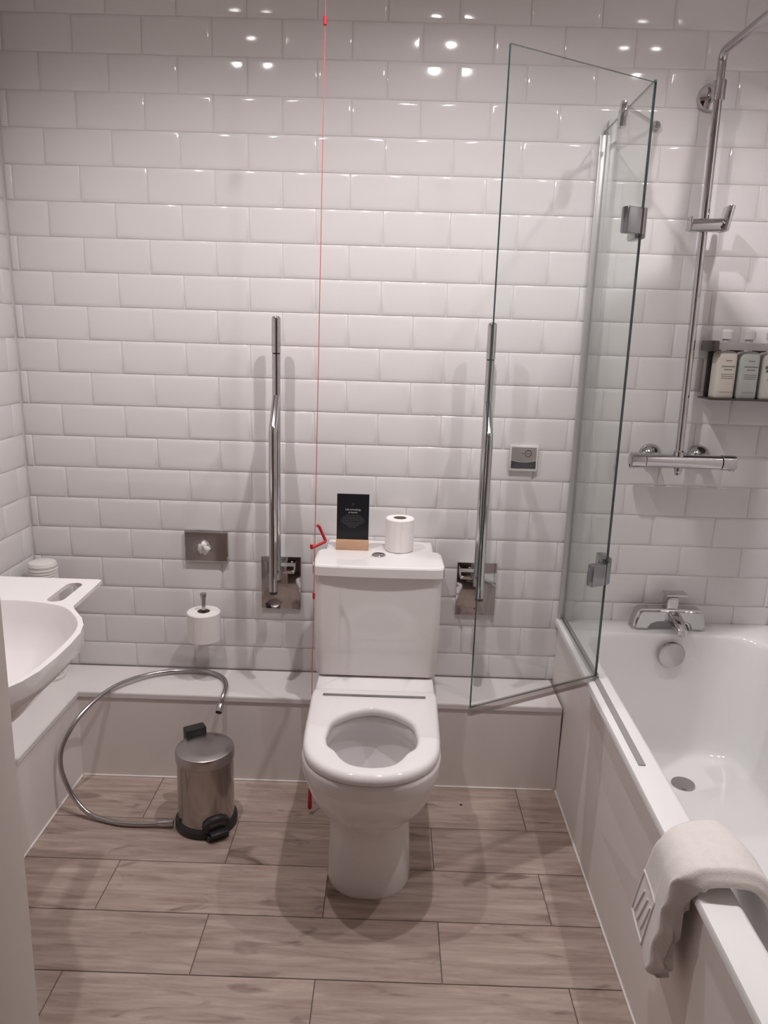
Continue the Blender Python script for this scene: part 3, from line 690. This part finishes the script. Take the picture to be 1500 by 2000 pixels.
# top plate with the bowl opening and two slots cut through, filled as one flat face and given thickness
def filled(loops, z):
    t = B(); es = []
    for lp in loops:
        vs = [t.verts.new((p.x, p.y, z)) for p in lp]
        es += [t.edges.new((vs[i], vs[(i+1) % len(vs)])) for i in range(len(vs))]
    bmesh.ops.triangle_fill(t, edges=es, use_beauty=True); return t
bm = B(); join(bm, filled([outl, inl]+slots, BZ))
t = B(); join(t, filled([outl, inl]+slots, BZ-.009)); join(bm, t)
for lp in [outl]+slots:
    loft(bm, [[V(p.x, p.y, BZ) for p in lp], [V(p.x, p.y, BZ-.009) for p in lp]], False, False)
bmesh.ops.remove_doubles(bm, verts=bm.verts[:], dist=1e-5)
mk('shelf_top', bm, M['ceramic'], bs, smooth=40)
def scl(loop, s, z, cx=-.86): return [V(cx+(p.x-cx)*s, YC+(p.y-YC)*s, z) for p in loop]
bm = B(); loft(bm, [scl(inl, 1, BZ), scl(inl, .985, BZ-.006), scl(inl, .93, BZ-.04), scl(inl, .82, BZ-.08), scl(inl, .62, BZ-.11), scl(inl, .35, BZ-.125), scl(inl, .09, BZ-.13)], False, False); bowl = mk('bowl', bm, M['ceramic'], bs, smooth=60)
bm = B(); loft(bm, [scl(bowl_o, .9995, BZ-.0005), scl(bowl_o, .9995, BZ-.030), scl(bowl_o, .985, BZ-.040), scl(bowl_o, .90, BZ-.058), scl(bowl_o, .76, BZ-.085), scl(bowl_o, .62, BZ-.12), scl(bowl_o, .45, BZ-.142), scl(bowl_o, .2, BZ-.15)], False, True); mk('underside', bm, M['ceramic'], bs, smooth=60)
bm = B(); lathe(bm, [(.030, BZ-.131), (.030, BZ-.127), (.024, BZ-.125), (0, BZ-.126)], (-.86, YC, 0), 'Z', 28, False); mk('basin_waste', bm, M['chrome'], bs)

# ribbed canister in the corner behind the basin
cn = thing('canister', (-1.150, -.098, LEDGE), 'tall white ribbed canister standing in the corner behind the basin', 'canister')
prof = [(.034, 0), (.034, .006), (.042, .014), (.043, .05), (.043, .30)]
for k in range(9): prof += [(.0445, .302+.0085*k), (.0445, .306+.0085*k), (.0425, .3075+.0085*k), (.0425, .3095+.0085*k)]
prof += [(.044, .385), (.040, .394), (.026, .399), (0, .400)]
bm = B(); lathe(bm, prof, (-1.150, -.098, LEDGE), 'Z', 32, False); mk('body', bm, M['plastic_white'], cn, smooth=30)
bm = B(); lathe(bm, [(.045, .001), (.046, .004), (.045, .010), (.040, .012)], (-1.150, -.098, LEDGE), 'Z', 32, True); mk('foot', bm, M['plastic_white'], cn)

# ------------------------------------------------------------------ pedal bin
pb = thing('pedal_bin', (-.567, -.408, 0), 'small round polished steel pedal bin on the floor by the ledge', 'bin')
bx, by = -.567, -.408; R = .081
bm = B(); lathe(bm, [(R+.007, 0), (R+.009, .004), (R+.009, .020), (R+.004, .026), (R-.002, .027)], (bx, by, 0), 'Z', 48); mk('base_ring', bm, M['black'], pb)
bm = B(); lathe(bm, [(R, .02), (R, .212), (R-.002, .214)], (bx, by, 0), 'Z', 56); mk('body', bm, M['steel'], pb)
bm = B(); lathe(bm, [(R+.0015, .213), (R+.003, .215), (R+.003, .238), (R+.001, .2435), (R-.004, .2465), (R-.03, .2495), (0, .2515)], (bx, by, 0), 'Z', 56, True); ld = mk('lid', bm, M['steel_top'], pb)
ang = math.radians(-57)     # pedal direction
dx_, dy_ = math.cos(ang), math.sin(ang)
def Rz(v, a=ang): return V(bx+v[0]*math.cos(a)-v[1]*math.sin(a), by+v[0]*math.sin(a)+v[1]*math.cos(a), v[2])
def rbox(bm, *a, **k):
    t = B(); box(t, *a, **k)
    for v in t.verts: v.co = Rz(v.co)
    join(bm, t); return bm
# back hinge housing, raised behind the lid
bm = B(); rbox(bm, -R-.024, -R+.010, -.031, .031, .205, .266, bev=.004); mk('hinge_housing', bm, M['black'], pb)
bm = B()
ring = []
for k in range(28):
    a = 2*PI*k/28; ring.append((.041*math.cos(a), .024*math.sin(a)))
loft(bm, [[Rz((R-.004, u, .042+vv)) for u, vv in ring], [Rz((R+.010, u, .040+vv*.95)) for u, vv in ring], [Rz((R+.012, u*.9, .040+vv*.82)) for u, vv in ring]]); mk('pedal_surround', bm, M['black'], pb)
bm = B(); rbox(bm, R+.006, R+.034, -.026, .026, .020, .030, bev=.004); mk('pedal', bm, M['black'], pb)
bm = B(); rbox(bm, R+.0115, R+.014, -.024, .024, .036, .049, bev=.001); mk('pedal_plate', bm, M['dark'], pb)
bm = B(); rbox(bm, R-.01, R+.022, -.032, .032, .001, .018, bev=.005); mk('pedal_foot', bm, M['black'], pb)

# ------------------------------------------------------------------ loose shower hose
hs = thing('shower_hose', (-.8, -.35, 0), 'loose chrome shower hose looping from the bin over the ledge', 'hose')
HP = [(-.668, -.441, .016), (-.72, -.446, .010), (-.80, -.446, .009), (-.865, -.432, .010), (-.915, -.418, .020), (-.958, -.402, .052), (-.985, -.394, .098), (-1.000, -.390, .152), (-1.000, -.378, .200), (-.988, -.350, .240), (-.968, -.305, .276), (-.936, -.238, .302), (-.893, -.160, .312), (-.83, -.090, .310), (-.76, -.054, .308), (-.69, -.044, .307), (-.63, -.052, .306), (-.585, -.088, .3065), (-.563, -.140, .309), (-.556, -.185, .312), (-.559, -.212, .300), (-.562, -.224, .280)]
path = crom(HP, 22); rad = [.0066+(.0006 if k % 2 else 0) for k in range(len(path))]
bm = B(); tube(bm, path, rad, 12); mk('hose', bm, M['chrome_soft'], hs, smooth=60)
bm = B(); tube(bm, [(-.5618, -.2235, .284), (-.563, -.233, .274), (-.564, -.245, .266)], [.009, .0105, .0110], 16); mk('end_nut', bm, M['chrome'], hs)
bm = B(); tube(bm, [(-.564, -.2447, .2662), (-.5642, -.2462, .2650)], .0092, 16); mk('end_bore', bm, M['hole'], hs)
bm = B(); tube(bm, [(-.700, -.4455, .0125), (-.685, -.4445, .013), (-.6565, -.442, .0135)], [.0075, .0095, .0095], 16); mk('end_cone', bm, M['chrome'], hs)

# ------------------------------------------------------------------ folded bath mat over the rim
tw = thing('bath_mat', (.51, -1.16, RZ), 'folded cream towelling bath mat draped over the bath rim', 'bath mat')
PATH = [(.474, .318), (.472, .35), (.471, .41), (.472, .47), (.475, .512), (.486, .537), (.510, .546), (.540, .547), (.568, .540), (.590, .518), (.606, .48), (.622, .43), (.640, .37), (.655, .32)]
PP = crom([V(x, 0, z) for x, z in PATH], 4); n = len(PP)
nrm = []
for i in range(n):
    t_ = (PP[min(i+1, n-1)]-PP[max(i-1, 0)]).normalized(); nrm.append(V(-t_.z, 0, t_.x))
def mat_surf(i, f):
    p = PP[i]; s = i/(n-1)
    e = math.sin(min(f, 1-f)*PI/.18) if min(f, 1-f) < .09 else 1; e = max(e, .30)
    ya = -1.055-.080*min(s, .35)/.35+(.05*(s-.35)/.65 if s > .35 else 0)
    yb = -1.225-.06*min(s/.4, 1)
    th = (.020+.016*min(1, f/.6))*e*(1.0-.25*max(0, s-.5))+.034*max(0, f-.55)*max(0, 1-s*2.2)
    wob = .0025*math.sin(9*s+5*f)+.0015*math.sin(23*s)
    rib = .0055*math.sin(s*62)*max(0, f-.86)*7 if s < .42 else 0
    q = V(p.x, ya+(yb-ya)*f+.010*math.sin(8*s)*(f-.5)+rib*1.2, p.z-.03*(1-s)*(f if s < .3 else 0)*.5)
    return q+nrm[i]*(th*.75+wob*e+rib), q-nrm[i]*(th*.12)
NT = 40; rings = []
for j in range(NT+1):
    pr_ = [mat_surf(i, j/NT) for i in range(n)]
    rings.append([a for a, b in pr_]+[b for a, b in pr_][::-1])
bm = B(); loft(bm, rings); mk('folded_mat', bm, M['towel'], tw, smooth=70)

def emb(pts):
    out = []
    for (i0, f0), (i1, f1) in zip(pts, pts[1:]):
        for k in range(7):
            t_ = k/6; x = i0+(i1-i0)*t_; i = int(x); fr = x-i; f = f0+(f1-f0)*t_
            out.append(mat_surf(i, f)[0].lerp(mat_surf(min(i+1, n-1), f)[0], fr))
    res = [out[0]]
    for p in out[1:]:
        if (p-res[-1]).length > 1e-4: res.append(p)
    return res
bm = B()
for pl in ([(2, .10), (2, .62), (10, .62), (10, .10), (2, .10)], [(3.6, .20), (8.4, .28)], [(3.6, .34), (8.4, .42)], [(3.6, .48), (8.4, .55)]):
    tube(bm, emb(pl), .0028, 8)
mk('embossed_emblem', bm, M['towel'], tw, smooth=60)
# speck of dirt on the floor beside the toilet
bm = B(); bmesh.ops.create_icosphere(bm, subdivisions=2, radius=.0042)
for v in bm.verts: v.co = V(.199+v.co.x*(1+.3*math.sin(900*v.co.y)), -.288+v.co.y*.8, .0012+v.co.z*.35)
tag(mk('dirt_speck', bm, M['hole'], None, (.199, -.288, 0)), 'tiny dark speck of dirt on the floor right of the toilet', 'speck')
